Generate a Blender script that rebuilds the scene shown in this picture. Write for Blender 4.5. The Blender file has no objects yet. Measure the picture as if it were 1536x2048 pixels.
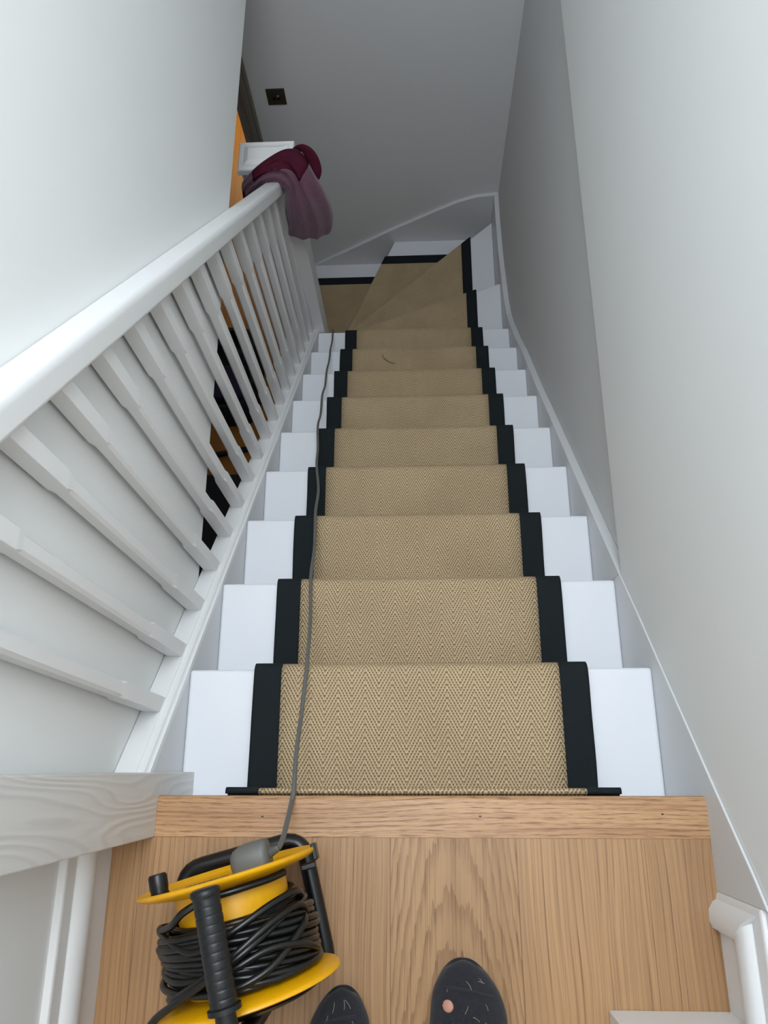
import bpy, bmesh, math, random
from mathutils import Vector, Matrix, noise
random.seed(7)
C = bpy.context.scene.collection
S = bpy.context.scene
PI = math.pi

# ------------------------------------------------------------------ camera
CAMPOS = Vector((-0.0028, 0.0385, 1.2941))
PITCH, YAW, ROLL, FPX = 1.2388, 0.1299, -0.1373, 1497.8
def cam_axes():
    cp, sp = math.cos(PITCH), math.sin(PITCH)
    Z = Matrix.Rotation(YAW, 3, 'Z')
    f = Z @ Vector((0, cp, -sp)); u = Z @ Vector((0, sp, cp)); r = Z @ Vector((1, 0, 0))
    r2 = math.cos(ROLL) * r + math.sin(ROLL) * u
    u2 = -math.sin(ROLL) * r + math.cos(ROLL) * u
    return r2, u2, f
r_, u_, f_ = cam_axes()
cd = bpy.data.cameras.new('camera'); cam = bpy.data.objects.new('camera', cd); C.objects.link(cam)
cam.matrix_world = Matrix(((r_.x, u_.x, -f_.x, CAMPOS.x), (r_.y, u_.y, -f_.y, CAMPOS.y), (r_.z, u_.z, -f_.z, CAMPOS.z), (0, 0, 0, 1)))
cd.sensor_fit = 'VERTICAL'; cd.sensor_height = 24.0; cd.lens = FPX / 2048 * 24.0
cd.clip_start = 0.02; cd.clip_end = 50
S.camera = cam

# ------------------------------------------------------------------ light, world, exposure
S.view_settings.view_transform = 'Standard'; S.view_settings.look = 'None'
S.view_settings.gamma = 1.0; S.view_settings.use_curve_mapping = False
S.view_settings.exposure = 0.0
w = bpy.data.worlds.new('world'); S.world = w; w.use_nodes = True
w.node_tree.nodes['Background'].inputs[0].default_value = (0.70, 0.80, 1.0, 1)
w.node_tree.nodes['Background'].inputs[1].default_value = 1.0
def area(name, loc, target, sx, sy, energy, color):
    l = bpy.data.lights.new(name, 'AREA'); l.shape = 'RECTANGLE'; l.size = sx; l.size_y = sy
    l.energy = energy; l.color = color
    o = bpy.data.objects.new(name, l); C.objects.link(o); o.location = loc
    d = (Vector(target) - Vector(loc)).normalized()
    o.rotation_euler = d.to_track_quat('-Z', 'Y').to_euler()
    return o
area('skylight_daylight', (0.0, 0.72, 2.47), (0.0, 0.72, 0), 0.86, 1.6, 46.0, (0.86, 0.93, 1.0))
area('landing_fill', (0.0, -1.6, 1.75), (0.0, 1.0, 0.2), 0.9, 1.1, 8.5, (1.0, 0.86, 0.72))  # fill added behind the camera to lift the walls and warm the landing
area('hall_room_lamp', (-1.2, 4.4, -2.15), (-1.18, 4.3, -2.8), 0.4, 0.4, 3.0, (1.0, 0.82, 0.5))
area('hall_fill', (-1.3, 0.6, -0.8), (-1.1, 2.2, -2.8), 0.5, 0.5, 0.12, (1.0, 0.85, 0.7))  # weak warm fill, unseen, aimed at the hall floor

# ------------------------------------------------------------------ node helpers
class X:
    """tiny expression wrapper round Math nodes"""
    def __init__(s, nt, sock): s.nt, s.s = nt, sock
    def op(s, o, b=None, c=None):
        n = s.nt.nodes.new('ShaderNodeMath'); n.operation = o
        for i, v in enumerate((s, b, c)):
            if v is None: continue
            if isinstance(v, X): s.nt.links.new(v.s, n.inputs[i])
            else: n.inputs[i].default_value = v
        return X(s.nt, n.outputs[0])
    def __add__(s, b): return s.op('ADD', b)
    def __sub__(s, b): return s.op('SUBTRACT', b)
    def __mul__(s, b): return s.op('MULTIPLY', b)
    def __truediv__(s, b): return s.op('DIVIDE', b)
    def sin(s): return s.op('SINE')
    def abs(s): return s.op('ABSOLUTE')
    def fract(s): return s.op('FRACT')
    def floor(s): return s.op('FLOOR')
    def ss(s, a, b):
        n = s.nt.nodes.new('ShaderNodeMapRange'); n.interpolation_type = 'SMOOTHSTEP'
        s.nt.links.new(s.s, n.inputs[0]); n.inputs[1].default_value = a; n.inputs[2].default_value = b
        return X(s.nt, n.outputs[0])
def newmat(name):
    m = bpy.data.materials.new(name); m.use_nodes = True; nt = m.node_tree
    return m, nt, nt.nodes['Principled BSDF']
def coords(nt, kind='Object'):
    tc = nt.nodes.new('ShaderNodeTexCoord'); sp = nt.nodes.new('ShaderNodeSeparateXYZ')
    nt.links.new(tc.outputs[kind], sp.inputs[0])
    return [X(nt, sp.outputs[i]) for i in range(3)]
def comb(nt, x, y, z=0.0):
    n = nt.nodes.new('ShaderNodeCombineXYZ')
    for i, v in enumerate((x, y, z)):
        if isinstance(v, X): nt.links.new(v.s, n.inputs[i])
        else: n.inputs[i].default_value = v
    return n.outputs[0]
def nz(nt, vec, scale=1.0, detail=3.0, rough=0.5):
    n = nt.nodes.new('ShaderNodeTexNoise'); nt.links.new(vec, n.inputs['Vector'])
    n.inputs['Scale'].default_value = scale; n.inputs['Detail'].default_value = detail; n.inputs['Roughness'].default_value = rough
    return X(nt, n.outputs['Fac'])
def ramp(nt, fac, stops):
    n = nt.nodes.new('ShaderNodeValToRGB'); nt.links.new(fac.s, n.inputs[0])
    e = n.color_ramp.elements
    while len(e) < len(stops): e.new(0.5)
    for i, (p, c) in enumerate(stops): e[i].position = p; e[i].color = (*c, 1)
    return n.outputs[0]
def mixc(nt, fac, a, b, mode='MIX'):
    n = nt.nodes.new('ShaderNodeMix'); n.data_type = 'RGBA'; n.blend_type = mode
    if isinstance(fac, X): nt.links.new(fac.s, n.inputs[0])
    else: n.inputs[0].default_value = fac
    for i, v in ((6, a), (7, b)):
        if isinstance(v, tuple): n.inputs[i].default_value = (*v, 1)
        else: nt.links.new(v, n.inputs[i])
    return n.outputs[2]
def bump(nt, bs, h, strength=0.3, dist=0.001):
    b = nt.nodes.new('ShaderNodeBump'); b.inputs['Strength'].default_value = strength; b.inputs['Distance'].default_value = dist
    nt.links.new(h.s, b.inputs['Height']); nt.links.new(b.outputs[0], bs.inputs['Normal'])
def s2l(*c): return tuple(((v / 255) / 12.92 if v / 255 <= .04045 else ((v / 255 + .055) / 1.055) ** 2.4) for v in c)

def paint(name, col, rough, bs=0.08, scale=60.0, var=0.02):
    m, nt, b = newmat(name)
    x, y, z = coords(nt)
    v = comb(nt, x, y, z)
    n1 = nz(nt, v, 2.2, 3); n2 = nz(nt, v, scale, 3)
    c2 = tuple(max(0, k * (1 - var * 3)) for k in col)
    nt.links.new(mixc(nt, n1, col, c2), b.inputs['Base Color'])
    b.inputs['Roughness'].default_value = rough
    bump(nt, b, n2, bs, 0.0008)
    return m
def plain(name, col, rough, metal=0.0, bscale=0, bs=0.2):
    m, nt, b = newmat(name)
    x, y, z = coords(nt); n = nz(nt, comb(nt, x, y, z), bscale or 90, 2)
    nt.links.new(mixc(nt, n, col, tuple(k * .85 for k in col)), b.inputs['Base Color'])
    b.inputs['Roughness'].default_value = rough; b.inputs['Metallic'].default_value = metal
    if bscale: bump(nt, b, n, bs, 0.0006)
    return m

M = {}
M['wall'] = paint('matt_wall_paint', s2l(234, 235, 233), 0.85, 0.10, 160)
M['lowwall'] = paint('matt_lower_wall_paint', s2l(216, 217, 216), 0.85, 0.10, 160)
M['white'] = paint('white_tread_paint', s2l(222, 224, 228), 0.38, 0.06, 120, 0.004)
M['satin'] = paint('satin_wood_paint', s2l(230, 230, 229), 0.42, 0.10, 90, 0.008)
M['string'] = paint('grey_white_string_paint', s2l(212, 213, 214), 0.42, 0.06, 60, 0.01)

# painted softwood with grain showing through, running along z
m, nt, b = newmat('painted_pine_with_raised_grain')
x, y, z = coords(nt)
g = nz(nt, comb(nt, x * 3.0, y * 9.0 + 2.0, z * 1.3), 1.0, 1.5)
gr = (g * 150.0).sin()
fine = nz(nt, comb(nt, x * 40, y * 160, z * 14), 1.0, 2)
nt.links.new(mixc(nt, gr.ss(.3, 1.0), s2l(214, 212, 208), s2l(206, 203, 198)), b.inputs['Base Color'])
b.inputs['Roughness'].default_value = 0.45
bump(nt, b, gr + fine * 0.8, 0.35, 0.0009)
M['pine'] = m

def oak(name, along, plank=None, off=0.0, light=(209, 172, 126), dark=(158, 118, 76), k=1.0):
    """oak; grain runs along the given axis; optional planks of that width"""
    m, nt, b = newmat(name)
    x, y, z = coords(nt)
    a, c = (y, x) if along == 'y' else (x, y)     # a along grain, c across
    if plank:
        idx = ((c - off) / plank).floor(); fr = ((c - off) / plank).fract()
        wn = nt.nodes.new('ShaderNodeTexWhiteNoise'); wn.noise_dimensions = '1D'; nt.links.new((idx + 3.7).s, wn.inputs['W'])
        rnd = X(nt, wn.outputs['Value'])
        cc = (fr - 0.5) * plank
    else:
        idx = c * 0.0; rnd = c * 0.0 + 0.35; cc = c + 0.03
    lo = nz(nt, comb(nt, cc * 7.0, a * 1.5, idx * 7.3), 1.0, 2.0, 0.5)
    mid = nz(nt, comb(nt, cc * 45.0, a * 2.2, idx * 3.1), 1.0, 2.0, 0.5)
    jag = nz(nt, comb(nt, cc * 140.0, a * 16.0, idx), 1.0, 2.0, 0.6)
    if plank:
        mask = idx.op('COMPARE', 0.0, 0.3)
        arch = a * 13.0 + (cc * cc) * 560.0 + lo * 3.0 + mid * 0.8 + jag * 0.9
        strt = cc * 96.0 + lo * 6.0 + mid * 1.0
        wv = arch * mask + strt * (mask * -1.0 + 1.0)
        c2 = cc + (lo - 0.5) * 0.03
        pores = nz(nt, comb(nt, c2 * 430.0, a * 3.2, idx * 5.0), 1.0, 3.0, 0.6).ss(0.50, 0.70)
        streak = nz(nt, comb(nt, c2 * 260.0, a * 1.1, idx * 9.0), 1.0, 2.0, 0.5).ss(0.50, 0.72)
    else:
        c2 = cc + (lo - 0.5) * 0.035 + (mid - .5) * 0.003
        wv = c2 * 130.0 + jag * 0.5
        pores = nz(nt, comb(nt, c2 * 420.0, a * 26.0, 2.0), 1.0, 2.0, 0.6).ss(0.47, 0.62)
        streak = nz(nt, comb(nt, c2 * 110.0, a * 2.0, 5.0), 1.0, 2.0, 0.5).ss(0.45, 0.7)
    boost = mask if plank else cc * 0.0
    saw = wv.fract()
    ring = saw.ss(0.35, 0.93) * (saw.ss(0.94, 1.0) * -1.0 + 1.0)
    broad = nz(nt, comb(nt, cc * 22.0, a * 1.3, idx * 11.0), 1.0, 2.0)
    L, D = s2l(*light), s2l(*dark)
    DD = tuple(q * .62 for q in D)
    col = mixc(nt, ring * (boost * 0.30 + 0.30), L, D)
    col = mixc(nt, streak * (ring * 0.5 + 0.35), col, D)
    col = mixc(nt, pores * (ring * 0.55 + 0.30), col, DD)
    col = mixc(nt, broad.ss(.38, .68) * 0.30, col, D)
    if plank:
        col = mixc(nt, rnd * 0.22, col, D)
        seam = (fr - 0.5).abs().ss(0.4955, 0.4985)
        col = mixc(nt, seam * 0.6, col, tuple(p * .4 for p in D))
    nt.links.new(col, b.inputs['Base Color'])
    b.inputs['Roughness'].default_value = 0.42
    bump(nt, b, pores * -1.0 - ring * 0.5, 0.25, 0.0006)
    return m
M['oak_floor'] = oak('oak_floorboards', 'y', 0.199, -0.051, (178, 139, 97), (130, 92, 58))
M['oak_strip'] = oak('oak_nosing_wood', 'x', None, 0, (190, 148, 106), (140, 96, 60), 1.0)
M['hall_floor'] = oak('hall_timber_floor', 'y', 0.12, 0.0, (196, 130, 46), (140, 86, 26))

# herringbone sisal, uv in metres (u across, v along the run)
m, nt, b = newmat('herringbone_sisal_weave')
uvx, uvy, _ = coords(nt, 'UV')
wob = nz(nt, comb(nt, uvx * 60, uvy * 60), 1.0, 2)
u = uvx + (wob - 0.5) * 0.0012; v = uvy + (wob - 0.5) * 0.0016
W = 0.0527; QX = 0.0066; PY = 0.0049
tri = ((u / W).fract() - 0.5).abs() * W              # 0..W/2 zigzag
row = (v / PY).floor() * PY
phs = (tri - row * 0.54) / QX
dash = (phs * (2 * PI)).sin().ss(-0.15, 0.75)
win = (v * (PI / PY)).sin().abs().ss(0.25, 0.8)
rib = ((tri - v * 0.54) * (2 * PI / QX)).sin() * 0.5 + 0.5
yarn = nz(nt, comb(nt, uvx * 420, uvy * 420), 1.0, 2)
big = nz(nt, comb(nt, uvx * 5, uvy * 5), 1.0, 2)
wnz = nt.nodes.new('ShaderNodeTexWhiteNoise'); wnz.noise_dimensions = '2D'
nt.links.new(comb(nt, (phs).floor(), (v / PY).floor() + (u / W * 2.0).floor() * 37.0), wnz.inputs['Vector'])
cell = X(nt, wnz.outputs['Value'])
h = (dash * win) * (cell * 0.28 + 0.34) * -1.0 - rib * 0.26 + yarn * 0.36 + cell * 0.10 + 0.80
col = ramp(nt, h, [(0.0, s2l(88, 69, 47)), (0.35, s2l(122, 101, 72)), (0.75, s2l(164, 141, 108)), (1.0, s2l(200, 179, 146))])
col = mixc(nt, big.ss(.3, .8) * 0.22, col, s2l(120, 98, 70))
nt.links.new(col, b.inputs['Base Color']); b.inputs['Roughness'].default_value = 0.9
b.inputs['Specular IOR Level'].default_value = 0.15
bump(nt, b, h, 0.75, 0.0022)
M['sisal'] = m
m, nt, b = newmat('black_woven_binding')
uvx, uvy, _ = coords(nt, 'Object')
wv = ((uvx * 2 * PI / 0.0016).sin() * (uvy * 2 * PI / 0.0016).sin())
nt.links.new(mixc(nt, wv * .5 + .5, s2l(21, 26, 28), s2l(31, 37, 39)), b.inputs['Base Color'])
b.inputs['Roughness'].default_value = 0.9; b.inputs['Specular IOR Level'].default_value = 0.2
bump(nt, b, wv, 0.3, 0.0004)
M['binding'] = m
M['yellow'] = plain('yellow_moulded_plastic', s2l(238, 172, 0), 0.38, 0, 140, 0.05)
M['black'] = plain('black_enamel_tube', s2l(13, 13, 15), 0.34, 0, 60, 0.25)
M['rubber'] = plain('black_rubber_grip', s2l(16, 17, 19), 0.42, 0, 300, 0.2)
M['flexb'] = plain('black_pvc_flex', s2l(17, 17, 16), 0.33, 0, 200, 0.08)
M['greyflex'] = plain('grey_pvc_flex', s2l(98, 97, 92), 0.45, 0, 100, 0.05)
M['bronze'] = plain('dark_bronze_plate', s2l(66, 58, 46), 0.45, 0.3)
M['darkwood'] = paint('grey_brown_architrave_paint', s2l(120, 114, 104), 0.5, 0.1, 30)
M['label'] = plain('dark_printed_label', s2l(58, 48, 30), 0.5)
M['labeltxt'] = plain('yellow_label_print', s2l(150, 120, 60), 0.5)
M['skin'] = plain('skin', s2l(196, 140, 118), 0.55)
M['screw'] = plain('pale_metal', s2l(190, 190, 185), 0.3, 0.8)
M['casedark'] = plain('black_case_fabric', s2l(14, 14, 16), 0.7, 0, 200, 0.3)
M['purple'] = plain('dark_purple_fabric', s2l(40, 30, 62), 0.9, 0, 200, 0.3)
M['cream'] = plain('cream_tape', s2l(196, 190, 160), 0.6)
M['trouser'] = plain('dark_grey_trouser_fabric', s2l(44, 46, 54), 0.95, 0, 300, 0.4)
m, nt, b = newmat('charcoal_knit_sock')
x, y, z = coords(nt)
kn = (x * 2 * PI / 0.0013).sin() * (y * 2 * PI / 0.0016).sin()
fz = nz(nt, comb(nt, x, y, z), 260, 3)
nt.links.new(mixc(nt, fz, s2l(22, 22, 27), s2l(44, 44, 50)), b.inputs['Base Color'])
b.inputs['Roughness'].default_value = 0.95; b.inputs['Sheen Weight'].default_value = 0.12; b.inputs['Sheen Roughness'].default_value = 0.5
bump(nt, b, kn * .4 + fz, 0.6, 0.0012); M['sock'] = m
m, nt, b = newmat('plum_marl_fleece')
x, y, z = coords(nt)
fz = nz(nt, comb(nt, x, y, z), 600, 2); fb = nz(nt, comb(nt, x, y, z), 14, 3)
c = mixc(nt, fz.ss(.35, .65), s2l(78, 48, 63), s2l(124, 88, 104))
nt.links.new(mixc(nt, fb * 0.5, c, s2l(84, 44, 60)), b.inputs['Base Color'])
b.inputs['Roughness'].default_value = 0.95; b.inputs['Sheen Weight'].default_value = 0.25
bump(nt, b, fz, 0.5, 0.0015); M['plum'] = m
m, nt, b = newmat('burgundy_smooth_cloth')
x, y, z = coords(nt)
fb = nz(nt, comb(nt, x, y, z), 20, 2)
nt.links.new(mixc(nt, fb, s2l(84, 14, 40), s2l(56, 8, 28)), b.inputs['Base Color'])
b.inputs['Roughness'].default_value = 0.85; b.inputs['Specular IOR Level'].default_value = 0.25; bump(nt, b, fb, 0.3, 0.006); M['burgundy'] = m

# ------------------------------------------------------------------ mesh helpers
def link_bm(name, bm, mat, parent=None, smooth=False, bevel=0.0, seg=2, angle=40):
    me = bpy.data.meshes.new(name); bmesh.ops.recalc_face_normals(bm, faces=bm.faces[:]); bm.to_mesh(me); bm.free()
    me.materials.append(mat if not isinstance(mat, str) else M[mat])
    o = bpy.data.objects.new(name, me); C.objects.link(o)
    if parent: o.parent = parent
    if smooth:
        for p in me.polygons: p.use_smooth = True
        me.set_sharp_from_angle(angle=math.radians(50))
        wn_ = o.modifiers.new('weighted', 'WEIGHTED_NORMAL'); wn_.keep_sharp = True; wn_.weight = 80
    if bevel:
        bv = o.modifiers.new('bevel', 'BEVEL'); bv.width = bevel; bv.segments = seg; bv.limit_method = 'ANGLE'; bv.angle_limit = math.radians(angle)
    return o
def box(bm, x0, x1, y0, y1, z0, z1, mtx=None):
    vs = [bm.verts.new((x, y, z)) for z in (z0, z1) for y in (y0, y1) for x in (x0, x1)]
    for f in ((0, 1, 3, 2), (4, 6, 7, 5), (0, 4, 5, 1), (2, 3, 7, 6), (0, 2, 6, 4), (1, 5, 7, 3)): bm.faces.new([vs[i] for i in f])
    if mtx: bmesh.ops.transform(bm, matrix=mtx, verts=vs)
    return vs
def mkbox(name, mat, parent, *d, bevel=0.0, mtx=None):
    bm = bmesh.new(); box(bm, *d, mtx=mtx); return link_bm(name, bm, mat, parent, bevel=bevel)
def prism(bm, pts, axis, a, b):
    """polygon pts extruded along axis 'x','y' or 'z' from a to b"""
    def P(p, t): return {'x': (t, p[0], p[1]), 'y': (p[0], t, p[1]), 'z': (p[0], p[1], t)}[axis]
    A = [bm.verts.new(P(p, a)) for p in pts]; B = [bm.verts.new(P(p, b)) for p in pts]
    bm.faces.new(A[::-1]); bm.faces.new(B)
    for i in range(len(pts)): j = (i + 1) % len(pts); bm.faces.new((A[i], A[j], B[j], B[i]))
def mkprism(name, mat, parent, pts, axis, a, b, bevel=0.0, seg=2, smooth=False):
    bm = bmesh.new(); prism(bm, pts, axis, a, b); return link_bm(name, bm, mat, parent, bevel=bevel, seg=seg, smooth=smooth)
def catmull(pts, n=8, closed=False):
    P = [Vector(p) for p in pts]; out = []; N = len(P)
    rng = range(N) if closed else range(N - 1)
    for i in rng:
        p0 = P[(i - 1) % N] if closed or i > 0 else P[0]; p1 = P[i]; p2 = P[(i + 1) % N]
        p3 = P[(i + 2) % N] if closed or i + 2 < N else P[-1]
        for k in range(n):
            t = k / n
            out.append(0.5 * ((2 * p1) + (p2 - p0) * t + (2 * p0 - 5 * p1 + 4 * p2 - p3) * t * t + (3 * p1 - p0 - 3 * p2 + p3) * t ** 3))
    if not closed: out.append(P[-1])
    return out
def tube(bm, pts, r, sides=10, closed=False, cap=True):
    P = [Vector(p) for p in pts]; N = len(P); rings = []
    nrm = None
    for i in range(N):
        if closed: t = (P[(i + 1) % N] - P[(i - 1) % N])
        else: t = P[min(i + 1, N - 1)] - P[max(i - 1, 0)]
        t.normalize()
        if nrm is None:
            a = Vector((0, 0, 1)) if abs(t.z) < .9 else Vector((1, 0, 0)); nrm = (a - t * a.dot(t)).normalized()
        else:
            nrm = (nrm - t * nrm.dot(t)); nrm.normalize()
        bi = t.cross(nrm); rr = r[i] if isinstance(r, (list, tuple)) else r
        rings.append([bm.verts.new(P[i] + (nrm * math.cos(2 * PI * k / sides) + bi * math.sin(2 * PI * k / sides)) * rr) for k in range(sides)])
    for i in range(N if closed else N - 1):
        A, B = rings[i], rings[(i + 1) % N]
        for k in range(sides): bm.faces.new((A[k], A[(k + 1) % sides], B[(k + 1) % sides], B[k]))
    if cap and not closed: bm.faces.new(rings[0][::-1]); bm.faces.new(rings[-1])
def mktube(name, mat, parent, pts, r, sides=12, closed=False):
    bm = bmesh.new(); tube(bm, pts, r, sides, closed); return link_bm(name, bm, mat, parent, smooth=True)
def lathe(bm, prof, mtx, n=48):
    """prof list of (radius, height) about local z"""
    rings = []
    for r, h in prof: rings.append([bm.verts.new(mtx @ Vector((r * math.cos(2 * PI * k / n), r * math.sin(2 * PI * k / n), h))) for k in range(n)])
    for i in range(len(rings) - 1):
        for k in range(n): bm.faces.new((rings[i][k], rings[i][(k + 1) % n], rings[i + 1][(k + 1) % n], rings[i + 1][k]))
    bm.faces.new(rings[0][::-1]); bm.faces.new(rings[-1])
def thing(name, label, cat, loc=(0, 0, 0), group=None):
    o = bpy.data.objects.new(name, None); C.objects.link(o); o.location = loc; o.empty_display_size = .05
    o['label'] = label; o['category'] = cat
    if group: o['group'] = group
    return o
def tag(o, label, cat, group=None):
    o['label'] = label; o['category'] = cat
    if group: o['group'] = group
    return o
def struct(o, label=None):
    o['kind'] = 'structure'
    if label: o['label'] = label
    return o

# ------------------------------------------------------------------ dimensions
G, RISE = 0.2229, 0.2
SL = RISE / G
XL, XR = -0.4558, 0.4502
WLx, WRx = -0.512, 0.4550
YB = 3.0

# ------------------------------------------------------------------ the setting
struct(mkbox('wall_left', 'wall', None, -0.63, WLx, -1.7, 5.0, -0.391, 2.5), 'upper left wall with its lower edge above the hall')
struct(mkbox('wall_right', 'wall', None, WRx, 0.62, -1.7, 3.2, -0.362, 2.5), 'upper right stairwell wall')
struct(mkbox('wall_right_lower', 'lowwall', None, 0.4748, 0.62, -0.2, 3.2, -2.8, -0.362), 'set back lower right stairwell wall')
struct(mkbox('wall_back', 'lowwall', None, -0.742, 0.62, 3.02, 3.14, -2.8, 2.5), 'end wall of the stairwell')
struct(mkbox('wall_back_upper', 'lowwall', None, -2.1, -0.742, 3.02, 3.14, -0.72, -0.391))
struct(mkbox('wall_front', 'wall', None, -0.63, 0.62, -1.82, -1.7, -0.3, 2.5))
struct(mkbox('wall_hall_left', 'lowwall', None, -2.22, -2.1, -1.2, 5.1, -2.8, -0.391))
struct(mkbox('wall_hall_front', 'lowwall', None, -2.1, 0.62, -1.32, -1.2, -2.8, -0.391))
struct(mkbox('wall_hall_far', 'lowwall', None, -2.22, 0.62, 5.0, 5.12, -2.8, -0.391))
# the ceiling, with a skylight opening over the stairs
bm = bmesh.new()
box(bm, -0.63, 0.62, -1.82, -0.12, 2.5, 2.6); box(bm, -0.63, 0.62, 1.56, 3.2, 2.5, 2.6)
box(bm, -0.63, -0.45, -0.12, 1.56, 2.5, 2.6); box(bm, 0.45, 0.62, -0.12, 1.56, 2.5, 2.6)
struct(link_bm('ceiling', bm, 'wall'))
struct(mkbox('ceiling_hall', 'wall', None, -2.22, -0.63, -1.32, 5.12, -0.391, -0.2))
struct(mkbox('floor_hall', 'hall_floor', None, -2.22, 0.62, -1.32, 5.12, -2.9, -2.8), 'timber floor of the hall below')
# landing
struct(mkbox('floor', 'oak_floor', None, WLx, 0.462, -1.7, -0.067, -0.02, 0.0), 'oak floorboards of the landing')
struct(mkbox('floor_joists', 'string', None, -0.63, 0.62, -1.7, -0.03, -0.3, -0.0205))
bm = bmesh.new()
prism(bm, [(-0.067, -0.021), (-0.067, 0.0012), (-0.010, 0.0012), (-0.0055, -0.0012), (-0.0045, -0.006), (-0.0045, -0.016), (-0.008, -0.021)], 'x', -0.4312, 0.4600)
ns = struct(link_bm('trim_1', bm, 'oak_strip', bevel=0.0008), 'oak nosing strip along the edge of the landing')
for hx, hy in ((0.093, -0.035), (0.38, -0.031), (-0.257, -0.036)):
    bm = bmesh.new(); lathe(bm, [(0.0013, 0.0), (0.0013, 0.0002)], Matrix.Translation((hx, hy, 0.00121)) @ Matrix.Scale(1.8, 4, (1, 0, 0)), 10)
    link_bm('nail_hole', bm, 'label', ns)

# skirting boards (profile: distance from wall, height), run along y
def skirt_pts(face, w, sgn, h=0.155):
    pr = [(0, 0), (face, 0), (face, 0.072), (face + .002, .076), (face + .009, .080), (face + .0125, .088), (face + .0135, .100), (face + .011, .112), (face + .004, .120), (face - .001, .122), (face - .004, .124), (face - .004, .1265), (face - .001, .128), (face - .001, h - .004), (face - .004, h), (0, h)]
    return [(w + sgn * d, z) for d, z in pr]
struct(mkprism('baseboard_left', 'satin', None, skirt_pts(0.014, WLx, 1), 'y', -1.7, -0.067, smooth=True), 'moulded white skirting board left of the landing')
pts = skirt_pts(0.0085, WRx, -1)
bm = bmesh.new()
A = [bm.verts.new((x, -0.42, z)) for x, z in pts]; B = [bm.verts.new((x, -0.198 + max(0, z - 0.072) * 0.687, z)) for x, z in pts]
bm.faces.new(A[::-1]); bm.faces.new(B)
for i in range(len(pts)): j = (i + 1) % len(pts); bm.faces.new((A[i], A[j], B[j], B[i]))
sk = struct(link_bm('baseboard_right', bm, 'satin', smooth=True), 'moulded white skirting board right of the landing')
bm = bmesh.new()
pr = [(-0.198, 0.0085), (-0.192, 0.0125), (-0.190, 0.019), (-0.180, 0.0225), (-0.165, 0.0215), (-0.154, 0.014), (-0.151, 0.008), (-0.146, 0.0075), (-0.141, 0.005), (-0.141, 0.0), (-0.198, 0.0)]
A = [bm.verts.new((WRx - d, y, 0.0)) for y, d in pr]
B = [bm.verts.new((WRx - d, y, 0.155 + (y + 0.141) * 1.455)) for y, d in pr]
bm.faces.new(A[::-1]); bm.faces.new(B)
for i in range(len(pr)): j = (i + 1) % len(pr); bm.faces.new((A[i], A[j], B[j], B[i]))
link_bm('moulding_return', bm, 'satin', sk, smooth=True)
# door jamb standing at the right end of the landing
jb = struct(mkbox('trim_2', 'satin', None, 0.271, WRx + .05, -0.44, -0.299, 0, 2.1, bevel=0.002), 'white door casing at the landing edge')
mkbox('casing_bead', 'satin', jb, 0.262, 0.271, -0.42, -0.33, 0, 2.1, bevel=0.003)

# architrave of the hall doorway beside the end wall
bm = bmesh.new()
prism(bm, [(-0.742, 3.02), (-0.742, 3.002), (-0.750, 2.996), (-0.758, 3.000), (-0.764, 2.994), (-0.782, 2.992), (-0.786, 2.998), (-0.806, 3.000), (-0.812, 2.995), (-0.822, 2.995), (-0.822, 3.12), (-0.742, 3.12)], 'z', -2.8, -0.72)
struct(link_bm('trim_3', bm, 'darkwood'), 'grey moulded door architrave beside the end wall')
struct(mkbox('trim_4', 'darkwood', None, -0.826, -0.742, 3.02, 3.13, -2.8, -0.72))

# ------------------------------------------------------------------ the staircase
stair = thing('staircase', 'white painted winding staircase descending from the oak landing', 'staircase', (0, 0, 0))
def tread_board(poly, z, name='tread'):
    bm = bmesh.new(); prism(bm, poly, 'z', z - 0.025, z); return link_bm(name, bm, 'white', stair, bevel=0.006, seg=3)
for n in range(1, 10):
    tread_board([(XL, (n - 1) * G - 0.03), (XR, (n - 1) * G - 0.03), (XR, n * G), (XL, n * G)], -RISE * n)
for n in range(0, 10):
    y = n * G - 0.020
    if n == 0: y = -0.022
    mkbox('riser', 'white', stair, XL, XR, y - 0.012, y, -RISE * (n + 1), -RISE * n - (0.024 if n else 0.0215))
N10a, N10b = (-0.425, 2.075), (XR, 2.402)
N11a, N11b = (-0.425, 2.180), (XR, 2.952)
N12a, N12b = (-0.425, 2.255), (-0.105, YB)
tread_board([(XL, 1.97), (XR, 1.97), N10b, N10a], -2.0)
tread_board([(-0.425, 2.03), (XR, 2.34), N11b, N11a], -2.2)
tread_board([(-0.425, 2.12), (XR, 2.88), (XR, YB), N12b, N12a, (-0.425, 2.19)], -2.4)
tread_board([(-0.425, 2.115), (-0.425, 2.2), (-0.15, YB), (-0.66, YB), (-0.66, 2.115)], -2.6)
def wriser(a, b, z0, z1):
    bm = bmesh.new(); a = Vector((*a, 0)); b = Vector((*b, 0)); d = (b - a).normalized(); nrm = Vector((d.y, -d.x, 0)) * 0.012
    back = Vector((d.y, -d.x, 0)) * 0.02
    pts = [(p.x, p.y) for p in (a + back, b + back, b + back + nrm, a + back + nrm)]
    prism(bm, pts, 'z', z0, z1); link_bm('riser', bm, 'white', stair)
wriser(N10a, (XR - .005, 2.40), -2.2, -2.024); wriser(N11a, (XR - .012, 2.94), -2.4, -2.224); wriser(N12a, (-0.115, 2.98), -2.6, -2.424)
mkbox('riser', 'white', stair, -0.652, -0.640, 2.115, YB, -2.8, -2.624)
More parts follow.
